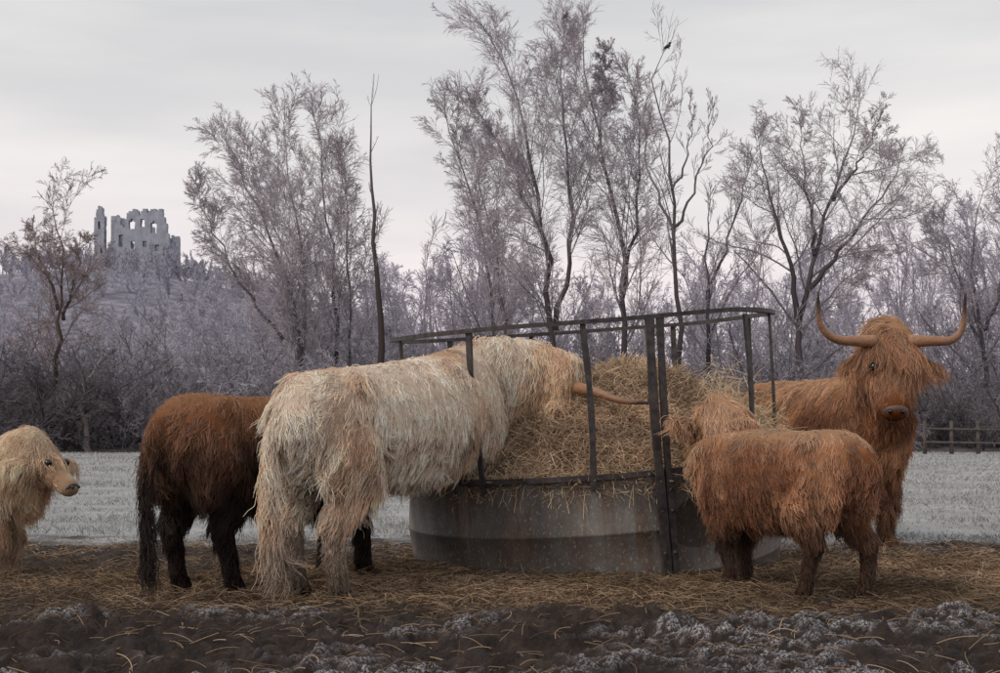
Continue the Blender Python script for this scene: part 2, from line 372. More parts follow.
# ---------------------------------------------------------------- cattle
TOR=np.array([(-.30,.90,.10,.12),(-.24,.90,.18,.22),(-.12,.91,.25,.28),(.05,.90,.29,.305),(.3,.86,.31,.33),(.6,.83,.345,.365),(.9,.83,.335,.375),(1.12,.86,.30,.375),(1.3,.88,.24,.32),(1.42,.90,.17,.23),(1.5,.92,.10,.14)])
def cattle(name,o,yaw,s,L,neck,poll,Fd,hl,horns,tail,colfn,nfur,flen,slope=0,feet={},fw=1.0,nose=M_nosed,seed=1,earlen=1.0,frontz=0,neckr=(.27,.24,.20),roll=0,hornr=1.0,swirl=1.0,dossan=.32,snout=1.0,headfur=1.0,eardrop=.30,eyer=.045,earbase=.2,desat=.14):
    r_=np.random.default_rng(seed)
    o=np.array([o[0],o[1],0.]);ya=math.radians(yaw);f=np.array([math.cos(ya),math.sin(ya),0]);l=np.array([-math.sin(ya),math.cos(ya),0]);up=np.array([0,0,1.])
    gz=float(gh(o[0],o[1]));o[2]=gz*.5
    def LW(x,y,z): return o+s*(f*x+l*y+up*z)+up*slope*max(0,x)*s
    B=Blob();ax=np.array([f,l,up])
    sx=lambda x: x*L/1.2 if x>0 else x
    T=TOR.copy();T[:,0]=[sx(v) if v<1.2 else L+(v-1.2) for v in T[:,0]]
    xs=np.linspace(T[0,0],T[-1,0],46);interp=np.interp
    for x in xs:
        z,w,h=[interp(x,T[:,0],T[:,k]) for k in (1,2,3)]
        ff=fw if x<.6*L else 1+(fw-1)*.3
        B.ell(LW(x,0,z),ax,(.07*s,w*s*ff,h*s))
    for sd in (-1,1):
        B.ell(LW(.05,sd*.17,1.08),ax,(.12*s,.09*s,.10*s));B.ell(LW(sx(1.08),sd*.15,.85),ax,(.17*s,.13*s,.30*s))
        B.ell(LW(-.02,sd*.15,.78),ax,(.22*s,.14*s,.26*s))
    B.ell(LW(L+.12,0,.66),ax,(.16*s,.14*s,.17*s))
    for sd,key in ((1,'l'),(-1,'r')):
        dx,dy=feet.get('h'+key,(0,0));y0=.155*sd
        H_=[(.0,y0,.80,.17),(.10+dx*.3,y0*1.15,.62,.125),(-.10+dx*.8,y0+dy*.8,.40,.068),(-.07+dx,y0+dy,.24,.052),(-.05+dx,y0+dy,.11,.05),(-.01+dx,y0+dy,.035,.06)]
        B.chain([LW(*p[:3]) if p[2]>.3 else np.r_[LW(*p[:3])[:2],o[2]+s*p[2]] for p in H_],[p[3]*s for p in H_])
        dx,dy=feet.get('f'+key,(0,0));y0=.15*sd
        A=[(L-.02,y0,.75,.15),(L-.06+dx*.3,y0*1.1,.56,.10),(L+.02+dx*.8,y0+dy*.7,.34,.065),(L+dx,y0+dy,.22,.05),(L-.01+dx,y0+dy,.11,.05),(L+.03+dx,y0+dy,.035,.06)]
        pts=[]
        for p in A:
            w=o+s*(f*p[0]+l*p[1]);zz=o[2]+s*p[2]
            if slope or frontz:
                hi=LW(*A[0][:3])[2];t=p[2]/.75;zz=frontz+(hi-frontz)*t
            pts.append(np.array([w[0],w[1],zz]))
        B.chain(pts,[p[3]*s for p in A])
    np_=[LW(L+.02,0,.93)]+[np.array(q,float) for q in neck]+[np.array(poll,float)]
    Nk=spline(np_,14);rr=np.interp(np.linspace(0,1,14),[0,.5,1],[q*s for q in neckr])
    Tn=nrm(np.gradient(Nk,axis=0))
    for c_,t_,q in zip(Nk,Tn,rr):
        sd_=nrm(np.cross(t_,up));u_=np.cross(sd_,t_)
        B.ell(c_,np.array([t_,sd_,u_]),(.07*s,q*.8,q*1.15))
    Fd=nrm(np.array(Fd,float));poll=np.array(poll,float)
    S=nrm(np.cross(Fd,up))
    if roll: S=nrm(S*math.cos(roll)+np.cross(S,Fd)*math.sin(roll))
    U=nrm(np.cross(S,Fd))
    hs=np.array([(-.10,.17,.15),(0,.24,.20),(.2,.28,.24),(.4,.27,.23),(.6,.205*snout,.19),(.8,.175*snout,.16*snout),(.92,.175*snout,.15*snout),(1.0,.13*snout,.11*snout)])
    for t in np.linspace(-.1,1.0,20):
        w,h=np.interp(t,hs[:,0],hs[:,1]),np.interp(t,hs[:,0],hs[:,2])
        B.ell(poll+Fd*t*hl-U*.12*hl,np.array([Fd,S,U]),(.06*hl,w*hl,h*hl))
    for sd in (-1,1):
        e0=poll+Fd*.12*hl+S*sd*earbase*hl-U*.12*hl;ed=nrm(S*sd*1.0-up*eardrop+Fd*.05);eu=nrm(np.cross(ed,Fd))
        for t in np.linspace(0,1,8):
            rr_=.095*hl*math.sin(math.pi*(.15+.8*t))+.01
            B.ell(e0+ed*t*.38*hl*earlen,np.array([ed,nrm(np.cross(eu,ed)),eu]),(.05*hl,rr_,max(.035*hl,.014)))
    tp=spline([LW(-.26,0,1.04)]+[np.array(q,float) for q in tail],10)
    B.chain(list(tp),[ (.045-.02*k/9)*s for k in range(10)])
    loc=(o[0],o[1],o[2]);par=empty(name,loc)
    me=bpy.data.meshes.new(name+'_tmp');VV=B.verts();me.from_pydata(VV.tolist(),[],B.F);ob=bpy.data.objects.new('tmp',me);scene.collection.objects.link(ob)
    md=ob.modifiers.new('r','REMESH');md.mode='VOXEL';md.voxel_size=.016*max(s,.7)
    ms=ob.modifiers.new('s','SMOOTH');ms.factor=.5;ms.iterations=5
    dg=bpy.context.evaluated_depsgraph_get();dg.update();m2=bpy.data.meshes.new_from_object(ob.evaluated_get(dg))
    bpy.data.objects.remove(ob)
    nv=len(m2.vertices);co=np.empty(nv*3);m2.vertices.foreach_get('co',co);co=co.reshape(-1,3)
    vnorm=np.empty(nv*3);m2.vertices.foreach_get('normal',vnorm);vnorm=vnorm.reshape(-1,3)
    m2.calc_loop_triangles();nt_=len(m2.loop_triangles);tri=np.empty(nt_*3,dtype=np.int32);m2.loop_triangles.foreach_get('vertices',tri);tri=tri.reshape(-1,3)
    def info(Pw):
        d=(Pw-o)/s;lx=d@f;ly=d@l;lz=d[:,2]-slope*np.maximum(0,lx)
        ht=((Pw-poll)@Fd)/hl;rad=np.linalg.norm(Pw-poll-np.outer((Pw-poll)@Fd,Fd)+U*.12*hl,axis=1)/hl
        ishead=(ht>-.12)&(ht<1.15)&(rad<.8)&(np.linalg.norm(Pw-poll,axis=1)<1.15*hl)
        return lx/ (L/1.2),ly,lz,ht,rad,ishead
    lx,ly,lz,ht,rad,ih=info(co)
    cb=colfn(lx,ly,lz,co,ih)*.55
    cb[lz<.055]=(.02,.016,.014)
    c4=np.ones((nv,4));c4[:,:3]=cb
    a_=m2.color_attributes.new('col','FLOAT_COLOR','POINT');a_.data.foreach_set('color',c4.ravel())
    m2.vertices.foreach_set('co',(co-np.array(loc)).ravel());m2.materials.clear();m2.materials.append(M_skin)
    m2.polygons.foreach_set('use_smooth',[True]*len(m2.polygons));m2.name='body';add(bpy.data.objects.new('body',m2),par)
    A_,B_,C_=co[tri[:,0]],co[tri[:,1]],co[tri[:,2]];area=np.linalg.norm(np.cross(B_-A_,C_-A_),axis=1)
    cen=(A_+B_+C_)/3;_,_,clz,cht,crad,cih=info(cen);wgt=area*np.where(cih,3.0,1.0)*np.where(clz<.4,1.3,1)
    wgt[(cht>.90)&cih&(crad<.3)]*=.04;wgt[clz<.05]=0
    for sd in (-1,1):
        ep=poll+Fd*.43*hl+S*sd*.205*hl+U*.055*hl
        wgt[np.linalg.norm(cen-ep,axis=1)<.075*hl]=0
    idx=r_.choice(nt_,nfur,p=wgt/wgt.sum());u=r_.random(nfur);v=r_.random(nfur);fl=u+v>1;u[fl]=1-u[fl];v[fl]=1-v[fl]
    Pr=A_[idx]+(B_-A_)[idx]*u[:,None]+(C_-A_)[idx]*v[:,None]
    Nr=nrm(vnorm[tri[idx,0]]*(1-u-v)[:,None]+vnorm[tri[idx,1]]*u[:,None]+vnorm[tri[idx,2]]*v[:,None])
    lx,ly,lz,ht,rad,ih=info(Pr)
    Ln=np.full(nfur,flen*s);Ln*=np.where(lz<.66,1.35,1);Ln=np.where(lz<.42,flen*s*.65,Ln);Ln=np.where(lz<.14,flen*s*.5,Ln)
    Ln=np.where((lx>1.2)&(~ih),flen*s*1.3,Ln)
    dtail=np.min(np.linalg.norm(Pr[:,None,:]-tp[None,:,:],axis=2),axis=1);tz=(Pr[:,2]-tp[-1][2])/(tp[0][2]-tp[-1][2]+1e-6)
    ist=(dtail<.055*s)&(lx<-.1)
    Ln=np.where(ist,s*(.05+.15*(1-np.clip(tz,0,1))),Ln)
    Uu=Nr@U
    Ln=np.where(ih,hl*np.where(ht<.28,.20,np.where(ht<.6,.13,.08))*headfur,Ln)
    Ln=np.where(ih&(ht<.24)&(Uu>.1)&(rad<.4),hl*dossan,Ln)
    Ln=np.where(ih&(rad>.34),hl*.20*earlen,Ln);Ln=np.where(ih&(ht>.80),hl*.045,Ln)
    Ln*=np.clip(r_.lognormal(-.08,.34,nfur),.4,2.0)*(.75+.5*vn(Pr[:,0]*6,Pr[:,1]*6,Pr[:,2]*6,seed=seed))
    comb=np.tile(-f*.45-up*1.0,(nfur,1))
    comb[ih]=Fd*.9-up*.35
    sidep=((Pr-poll)@S)[:,None]*S/hl
    comb[ih]+=(sidep*2.0)[ih]
    comb[ih&(rad>.34)]=-up*.9+(Nr*.3)[ih&(rad>.34)]
    comb[ist]=-up
    nz=np.stack([fbm(Pr[:,0]*6,Pr[:,1]*6,Pr[:,2]*6,seed=seed+q,o=3)-.5 for q in (3,13,23)],-1)*2.8*swirl
    comb=comb+nz*np.where(ist,.2,np.where(ih,.9,1.0))[:,None]+r_.normal(0,.28,(nfur,3))
    comb=nrm(comb-Nr*np.sum(comb*Nr,1)[:,None]*.9)
    K=6;out=np.empty((nfur,K,3));out[:,0]=Pr-Nr*.004;cur=out[:,0].copy()
    wave=r_.normal(0,.20,(nfur,3));lift=r_.uniform(.15,.55,nfur)
    sidev=np.cross(Nr,comb);ph=vn(Pr[:,0]*9,Pr[:,1]*9,Pr[:,2]*9,seed=seed+60)*12+r_.normal(0,.8,nfur)
    for k in range(1,K):
        t=k/(K-1)
        d=nrm(Nr*(lift*(1-.8*t))[:,None]+comb*(1-.3*t)+np.array([0,0,-1.])*(.55*t)+wave*math.sin(k*1.7)+sidev*(.5*np.sin(ph+k*1.7))[:,None])
        cur=cur+d*(Ln/(K-1))[:,None];out[:,k]=cur
    M=max(200,nfur//18);gi=r_.choice(nfur,M,replace=False);kd=kdtree.KDTree(M)
    for q,j in enumerate(gi): kd.insert(Pr[j],q)
    kd.balance();near=np.array([gi[kd.find(p)[1]] for p in Pr])
    dist=np.linalg.norm(Pr-Pr[near],axis=1);gw=r_.uniform(.3,.95,nfur);wk=gw[near]*(dist<.07)*r_.uniform(.5,1,nfur)
    tt=np.linspace(0,1,K)[None,:,None]
    tgt=out[near]+(Pr-Pr[near])[:,None,:]*(1-.75*tt)
    wc=wk[:,None,None]*tt**.8
    out=out*(1-wc)+tgt*wc
    out[:,:,2]=np.maximum(out[:,:,2],o[2]-.01)
    patch=.50+.95*fbm(Pr[:,0]*11,Pr[:,1]*11,Pr[:,2]*6,seed=seed+80,o=3)
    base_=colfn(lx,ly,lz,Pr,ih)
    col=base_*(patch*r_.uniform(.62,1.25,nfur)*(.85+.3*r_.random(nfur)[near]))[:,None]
    lum=col.mean(1,keepdims=True);ds=desat+(r_.random(nfur)<.25)[:,None]*.32   # some bleached, frost-tipped hairs
    col=col*(1-ds)+(lum*np.array([1.35,1.12,.95]))*ds
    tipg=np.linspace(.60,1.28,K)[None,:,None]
    R=np.linspace(.0020,.0006,K)[None,:]*r_.uniform(.65,1.35,nfur)[:,None]*max(.8,s**.5)
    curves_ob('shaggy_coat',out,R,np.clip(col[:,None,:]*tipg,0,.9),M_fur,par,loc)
    for hi_,hp in enumerate(horns):
        pts=spline(hp,20);rr=np.linspace(.036,.006,20)**1.0*hl/.52*hornr
        V_,F_2=tube(pts,rr,10);t=np.repeat(np.linspace(0,1,20),10)[:,None]
        c_=np.array([.34,.18,.10])*(1-t)+np.array([.22,.12,.075])*t;c_=c_*(1-ss(.7,.9,t))+np.array([.035,.022,.02])*ss(.7,.9,t)
        mesh_ob('horn_%d'%hi_,V_,F_2,M_horn,par,col=c_,loc=loc)
    e=Blob();nb=Blob();nd=Blob()
    for sd in (-1,1):
        e.sph(poll+Fd*.43*hl+S*sd*.215*hl+U*.065*hl,eyer*hl)
        nd.ell(poll+Fd*1.02*hl+S*sd*.075*hl-U*.02*hl,np.array([Fd,S,U]),(.028*hl,.026*hl,.03*hl))
    nb.ell(poll+Fd*.965*hl-U*.10*hl,np.array([Fd,S,U]),(.075*hl,.15*hl*snout**.5,.125*hl));nb.ell(poll+Fd*.94*hl-U*.22*hl,np.array([Fd,S,U]),(.06*hl,.11*hl,.05*hl))
    mesh_ob('eyes',e.verts(),e.F,M_eye,par,loc=loc);mesh_ob('muzzle',nb.verts(),nb.F,nose,par,loc=loc);mesh_ob('nostrils',nd.verts(),nd.F,M_eye,par,loc=loc)
    return par
def lerp(a,b,t): return np.array(a)[None]*(1-t[:,None])+np.array(b)[None]*t[:,None]
def c_white(lx,ly,lz,P,ih):
    n=fbm(P[:,0]*3,P[:,1]*3,P[:,2]*3,seed=201);c=lerp((.97,.79,.63),(.80,.53,.36),ss(.45,.72,n))
    n2=fbm(P[:,0]*5,P[:,1]*5,P[:,2]*7,seed=205)
    c=c*(1-.5*(ss(.48,.68,n2)*ss(.95,.6,lz)))[:,None]
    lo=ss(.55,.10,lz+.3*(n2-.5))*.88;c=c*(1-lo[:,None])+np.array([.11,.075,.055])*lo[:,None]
    c=np.where(ih[:,None],np.array([.78,.54,.35])[None],c)
    return c
def c_brown(lx,ly,lz,P,ih):
    n=fbm(P[:,0]*5,P[:,1]*5,P[:,2]*5,seed=211)
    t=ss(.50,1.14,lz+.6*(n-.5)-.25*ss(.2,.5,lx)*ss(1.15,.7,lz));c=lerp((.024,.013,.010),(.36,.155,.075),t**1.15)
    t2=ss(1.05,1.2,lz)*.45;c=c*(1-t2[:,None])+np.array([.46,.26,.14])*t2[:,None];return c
def c_red(lx,ly,lz,P,ih):
    n=fbm(P[:,0]*4,P[:,1]*4,P[:,2]*4,seed=221)
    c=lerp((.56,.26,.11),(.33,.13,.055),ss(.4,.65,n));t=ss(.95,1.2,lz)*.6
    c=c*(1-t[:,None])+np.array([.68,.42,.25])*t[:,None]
    c=np.where(ih[:,None],c*np.array([.80,.68,.60]),c)
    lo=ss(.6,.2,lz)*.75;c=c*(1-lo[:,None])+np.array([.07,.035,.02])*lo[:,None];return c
def c_calf(lx,ly,lz,P,ih):
    n=fbm(P[:,0]*6,P[:,1]*6,P[:,2]*6,seed=231)
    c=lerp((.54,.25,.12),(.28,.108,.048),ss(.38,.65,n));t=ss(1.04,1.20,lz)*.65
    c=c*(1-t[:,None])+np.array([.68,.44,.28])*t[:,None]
    c=np.where(ih[:,None],np.array([.62,.36,.20])[None],c)
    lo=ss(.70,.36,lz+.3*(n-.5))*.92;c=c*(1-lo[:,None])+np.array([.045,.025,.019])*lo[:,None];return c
def c_pale(lx,ly,lz,P,ih):
    n=fbm(P[:,0]*6,P[:,1]*6,P[:,2]*6,seed=241);c=lerp((.86,.65,.45),(.64,.41,.26),ss(.4,.65,n))
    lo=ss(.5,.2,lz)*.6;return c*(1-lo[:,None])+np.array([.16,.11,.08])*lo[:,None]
cattle('highland_cow',(-.93,7.26),67,1.0,1.78,[(.02,9.05,1.24),(.28,9.12,1.22)],(.42,9.08,1.17),(.50,-.10,-.80),.50,
  [[(.50,8.92,1.17),(.60,8.74,1.14),(.76,8.62,1.08),(.97,8.58,1.065)],[(.52,9.30,1.16),(.65,9.5,1.08),(.8,9.6,1.03)]],
  [(-1.12,6.99,.95),(-1.16,6.96,.70),(-1.15,6.97,.42),(-1.12,6.99,.25)],c_white,84000,.080,slope=.105,feet={'hl':(.02,-.02),'hr':(-.04,.01),'fl':(.05,-.05),'fr':(.04,.05)},fw=1.06,seed=1,frontz=.28,hornr=1.15,swirl=1.4,desat=0)
cattle('highland_cow',(-1.64,7.50),60,.91,1.35,[(-.78,9.0,.98)],(-.58,9.38,1.0),(.35,.55,-.75),.46,
  [[(-.48,9.35,1.0),(-.33,9.3,1.0),(-.23,9.35,1.06)],[(-.7,9.43,1.0),(-.85,9.5,1.0),(-.9,9.55,1.05)]],
  [(-1.80,7.20,.88),(-1.83,7.17,.60),(-1.82,7.18,.35),(-1.82,7.18,.2)],c_brown,56000,.078,feet={'hl':(.06,.0),'hr':(.16,-.02),'fr':(.0,-.09),'fl':(.1,-.02)},seed=2)
cattle('highland_cow',(2.35,11.78),-70,1.10,1.22,[(2.83,10.32,1.26)],(2.80,10.02,1.54),(-.05,-.54,-.84),.59,
  [[(2.68,9.93,1.535),(2.54,9.90,1.535),(2.38,9.88,1.55),(2.275,9.86,1.65),(2.25,9.83,1.88)],[(2.92,9.93,1.535),(3.07,9.90,1.535),(3.21,9.88,1.54),(3.285,9.87,1.63),(3.295,9.83,1.87)]],
  [(2.25,12.15,.95),(2.25,12.15,.5)],c_red,74000,.092,nose=M_nose,seed=3,feet={'fl':(.0,-.03),'fr':(.02,.03)},hornr=1.2,dossan=.36,snout=1.15,earlen=1.0,headfur=1.25,eardrop=.35,eyer=.058)
cattle('highland_calf',(1.755,7.34),124,.75,1.0,[(1.34,7.98,.86)],(1.26,8.18,.985),(-.30,.70,-.6),.36,[],
  [(1.925,7.12,.72),(1.925,7.11,.62)],c_calf,54000,.088,feet={'hl':(.16,-.02),'hr':(-.10,-.02),'fl':(-.10,-.02),'fr':(.06,-.02)},seed=4,neckr=(.27,.22,.17),snout=1.25,dossan=.26,eardrop=-.25,earlen=1.4,earbase=.30)
cattle('highland_calf',(-3.66,8.5),-4,.67,1.0,[(-2.92,8.42,.69)],(-2.765,8.36,.775),(.72,-.34,-.60),.34,[],
  [(-3.85,8.5,.5),(-3.86,8.5,.3)],c_pale,36000,.092,seed=5,earlen=1.45,snout=1.15,dossan=.34,headfur=.85,neckr=(.29,.27,.22),eardrop=.1,eyer=.068,earbase=.26,desat=0)
# ---------------------------------------------------------------- trees
class Tree:
    def __init__(s,seed,base): s.r=random.Random(seed);s.pl=[];s.base=base
def grow(T,p,d,length,r,lv,prm):
    R=T.r;mx=prm['max'];ns=(7,6,5,4,3)[min(lv,4)];seg=length/ns;pts=[p.copy()];wob=prm['wob'][lv];tr=prm['trop'][lv]
    rt=max(r*(.45 if lv<3 else .6),prm['rmin']*(.55 if lv==mx else 1));g=R.gauss
    for i in range(ns):
        d=Vector((d.x+g(0,wob),d.y+g(0,wob),d.z+g(0,wob)+tr));d.normalize();p=p+d*seg;pts.append(p)
    rad=[r+(rt-r)*i/ns for i in range(ns+1)];T.pl.append((lv,pts,rad))
    if lv<mx: kids(T,pts,rad,length,lv,prm)
def kids(T,pts,rad,length,lv,prm,n=None,t0=None):
    R=T.r;n=n or prm['n'][lv];t0=prm['t0'][lv] if t0 is None else t0;N_=len(pts)-1
    for k in range(n):
        t=t0+(1-t0)*((k+R.random())/n);x=t*N_;i=min(int(x),N_-1);u=x-i
        p=pts[i].lerp(pts[i+1],u);tg=(pts[i+1]-pts[i]).normalized();r=rad[i]*(1-u)+rad[i+1]*u
        ang=math.radians(R.uniform(*prm['ang'][lv]));az=R.uniform(0,6.283)
        a=tg.orthogonal().normalized();b=tg.cross(a);side=a*math.cos(az)+b*math.sin(az)
        d=tg*math.cos(ang)+side*math.sin(ang)
        shp=(1-.55*t) if lv else (1-.75*abs(t-.30)**1.1)
        grow(T,p,d,length*prm['rat'][lv]*shp*R.uniform(.55,1.35),max(prm['rmin'],min(r*.6,r*prm['rr'][lv])),lv+1,prm)
def build(T,barkc,twigc,cut=2):
    B=Blob();sz=[];PP=[];RR=[];CC=[];bc=[];barkc=np.array(barkc);twigc=np.array(twigc)
    for lv,pts,rad in T.pl:
        if lv<=cut:
            sd=(8,5,3,3)[lv];V,Fc=tube([tuple(q) for q in pts],rad,sd,False);B.raw(V,Fc)
            w=np.repeat(np.clip(1-np.array(rad)/.12,0,1)**2*.65,sd)[:,None];bc.append((barkc*(1-w)+twigc*w)*T.r.uniform(.75,1.2))
        else:
            sz.append(len(pts));PP+= [tuple(q) for q in pts];RR+=rad
            v=T.r.uniform(.6,1.3);c=(barkc*.25+twigc*.75 if lv==3 else twigc)*v
            for i in range(len(pts)): CC.append(c*(.85+.3*i/len(pts)))
    return dict(V=B.verts(),F=np.array([f for f in B.F]),bc=np.concatenate(bc),sz=np.array(sz),P=np.array(PP),R=np.array(RR),C=np.array(CC))
RM=.0064
BIRCH=dict(max=4,n=(26,8,7,5),t0=(.20,.12,.10,.05),rat=(.25,.57,.62,.74),ang=((20,42),(20,44),(20,46),(18,42)),wob=(.05,.09,.08,.07,.07),trop=(.0,.07,.01,-.03,-.08),rr=(.33,.5,.6,.7),rmin=RM)
OAK=dict(max=4,n=(14,9,8,4),t0=(.22,.15,.12,.1),rat=(.44,.54,.58,.68),ang=((35,62),(28,55),(25,55),(22,50)),wob=(.08,.15,.14,.12,.12),trop=(.0,.05,.03,.01,0),rr=(.42,.5,.6,.7),rmin=RM)
SPARSE=dict(max=3,n=(11,6,5),t0=(.35,.25,.15),rat=(.22,.50,.6),ang=((18,40),(20,45),(20,45)),wob=(.05,.10,.10,.10),trop=(.0,.12,.08,.03),rr=(.42,.5,.6),rmin=RM*1.2)
def hero(name,stems,D,prm,seed,bark=(.085,.07,.075),twig=(.54,.49,.53),nmul=1.0,rs=.72):
    T=Tree(seed,None);first=W(stems[0][0][0][0],stems[0][0][0][1],D);base=(first[0],first[1],0)
    for st,r0 in stems:
        r0=r0*rs
        pts=np.array([W(u,v,D) for u,v in st]);dy=np.cumsum([0]+[T.r.gauss(0,.35) for _ in range(len(pts)-1)]);pts[:,1]+=dy
        if pts[0][2]<3.5: pts=np.vstack([[pts[0][0],pts[0][1],-.1],pts]) if pts[0][2]>.3 else pts
        sp=spline(pts,14);L=float(np.sum(np.linalg.norm(np.diff(sp,axis=0),axis=1)))
        V=[Vector(q)+Vector((T.r.gauss(0,.08),T.r.gauss(0,.08),0)) for q in sp];rad=[max(.016,r0*(1-.9*(k/13)**.8)) for k in range(14)]
        T.pl.append((0,V,rad));kids(T,V,rad,L,0,prm,n=int(prm['n'][0]*nmul))
        for q in range(3): grow(T,V[-1],(V[-1]-V[-2]).normalized()+Vector((T.r.gauss(0,.3),T.r.gauss(0,.3),.1)),L*.09,.016,2,prm)
    par=empty(name,base);b_=build(T,bark,twig);o=np.array(base)
    mesh_ob('trunk_and_limbs',b_['V'],[tuple(f) for f in b_['F']],M_bark,par,col=b_['bc'],loc=o)
    if len(b_['sz']): add(bpy.data.objects.new('frosted_twigs',curves_data('twigs',b_['sz'],b_['P']-o,b_['R'],b_['C'],M_twig)),par)
    return par
hero('oak_tree',[([(50,440),(58,360),(64,300),(60,240),(57,212)],.22),([(60,310),(42,260),(32,225)],.12),([(63,320),(78,270),(84,240)],.12)],58,OAK,11,(.075,.055,.05),(.38,.31,.31),.8)
hero('birch_tree',[([(303,425),(298,340),(280,260),(248,190),(228,145)],.22),([(300,380),(305,290),(290,190),(284,125)],.18),([(285,340),(240,280),(210,220),(198,185)],.12)],60,BIRCH,12)
hero('birch_tree',[([(338,425),(335,300),(325,200),(314,120)],.2),([(345,425),(352,300),(347,200),(345,160)],.15),([(328,380),(305,300),(262,200),(252,150)],.12)],64,BIRCH,13)
hero('dead_tree',[([(384,425),(379,330),(374,240),(369,175),(370,108)],.21)],57,dict(SPARSE,rat=(.07,.4,.4),n=(9,2,2),t0=(.5,.3,.2),max=2),14,(.06,.048,.045),rs=1)
hero('birch_tree',[([(500,430),(494,330),(480,230),(458,150),(446,112)],.2),([(505,400),(500,280),(478,180),(464,110)],.14)],66,BIRCH,15)
hero('birch_tree',[([(556,430),(552,330),(545,240),(528,150),(508,80),(494,42)],.26),([(548,260),(528,200),(496,140),(472,100)],.13),([(552,330),(570,230),(566,130),(562,60),(566,34)],.18)],60,BIRCH,16)
hero('birch_tree',[([(622,430),(624,330),(618,240),(602,150),(588,90),(580,42)],.26),([(621,300),(640,210),(640,120),(628,72)],.15),([(600,150),(606,90),(605,52)],.08)],61,BIRCH,17)
hero('alder_tree',[([(682,430),(679,330),(676,250),(672,180),(662,110),(655,75),(668,50)],.22),([(676,240),(650,180),(640,120),(634,85)],.1),([(677,230),(700,170),(712,110)],.1),([(674,190),(690,140),(694,95)],.08)],58,SPARSE,18,(.07,.058,.06))
hero('alder_tree',[([(708,430),(706,330),(704,250),(708,205)],.24),([(706,300),(730,240),(745,180),(758,140)],.12),([(712,330),(738,280),(770,235)],.08)],62,dict(SPARSE,n=(14,7,6)),19,(.07,.058,.06))
hero('oak_tree',[([(803,430),(800,340),(812,270),(832,200),(845,150),(852,114)],.30),([(801,320),(785,250),(768,180),(757,138)],.2),([(806,290),(850,240),(885,190),(905,152)],.18),([(815,255),(805,180),(800,126)],.14),([(835,200),(866,150),(880,118)],.12),([(803,330),(840,285),(880,255)],.1)],60,OAK,20,nmul=.95)
hero('oak_tree',[([(992,430),(985,340),(978,260),(985,190)],.24),([(985,330),(955,270),(940,215)],.13),([(985,330),(1010,260),(1020,200)],.14)],63,OAK,21,nmul=.9)
hero('birch_tree',[([(1050,430),(1045,300),(1040,180)],.24)],60,BIRCH,22)
hero('alder_tree',[([(645,430),(648,350),(640,290),(650,230)],.1),([(600,425),(596,350),(604,290)],.08)],56,SPARSE,23)
hero('leaning_dead_tree',[([(84,400),(98,365),(110,333)],.15)],56,dict(SPARSE,n=(3,2,1),max=2),24,(.24,.2,.19),rs=1)
hero('alder_tree',[([(425,430),(428,350),(424,290),(432,235)],.12)],59,SPARSE,25);hero('alder_tree',[([(455,430),(450,350),(456,300)],.1)],58,SPARSE,26);hero('alder_tree',[([(745,430),(748,350),(756,280),(752,230)],.13)],59,SPARSE,27)
hero('alder_tree',[([(905,430),(898,350),(905,280),(898,240)],.12)],59,SPARSE,28)
def variant(seed,prm,hgt,stems,spread,bark,twig,r0):
    T=Tree(seed,None)
    for k in range(stems):
        a=T.r.uniform(0,6.28);d=Vector((math.cos(a)*spread,math.sin(a)*spread,1)).normalized();p=Vector((math.cos(a)*.15*stems*.3,math.sin(a)*.15*stems*.3,-.1));ps=[p.copy()];n_=8;Ls=hgt*T.r.uniform(.65,1)
        for i in range(n_):
            d=Vector((d.x+T.r.gauss(0,.10),d.y+T.r.gauss(0,.10),d.z+T.r.gauss(0,.08))).normalized();p=p+d*Ls/n_;ps.append(p)
        rad=[max(.015,r0*(1-.85*i/n_)) for i in range(n_+1)];T.pl.append((0,ps,rad));kids(T,ps,rad,Ls,0,prm)
    return build(T,bark,twig,1)
WT=dict(BIRCH,n=(14,6,5,3),rmin=.014);WB=dict(OAK,n=(8,5,4,3),t0=(.1,.1,.1,.1),rat=(.45,.52,.56,.62),trop=(0,.02,.0,-.02,-.04),rmin=.0085)
tall=[variant(100+k,WT,12,2+k%2,.18,(.22,.20,.23),(.55,.515,.60),.12) for k in range(4)]  # frosted bark and twigs paled towards lilac, distance haze painted in
bush=[variant(120+k,WB,4.5,6,.75,(.10,.09,.097),(.43,.405,.455),.045) for k in range(4)]
dark=[variant(140+k,dict(WB,rmin=.0085),4.5,7,.9,(.045,.037,.040),(.18,.165,.18),.06) for k in range(2)]
farv=[variant(160+k,dict(BIRCH,max=3,n=(13,7,5),rat=(.33,.55,.6),rmin=.045),11,2,.3,(.34,.33,.39),(.58,.57,.65),.14) for k in range(3)]  # hill trees: haze baked into the pale bark and twig colours
wd=empty('distant_woodland',(0,90,0));R_=random.Random(5)
acc=dict(V=[],F=[],bc=[],sz=[],P=[],R=[],C=[]);nvacc=[0]
def winst(dv,x,y,z,s,tint=1.0):
    a=R_.uniform(0,6.28);M=np.array([[math.cos(a),-math.sin(a),0],[math.sin(a),math.cos(a),0],[0,0,1]])
    S_=np.array([s*R_.uniform(.85,1.15),s*R_.uniform(.85,1.15),s*R_.uniform(.9,1.1)]);o=np.array([x,y-90,z])
    acc['V'].append((dv['V']*S_)@M.T+o);acc['F'].append(dv['F']+nvacc[0]);nvacc[0]+=len(dv['V']);acc['bc'].append(dv['bc']*tint)
    acc['sz'].append(dv['sz']);acc['P'].append((dv['P']*S_)@M.T+o);acc['R'].append(dv['R']*max(.75,min(1,s)));acc['C'].append(dv['C']*tint)
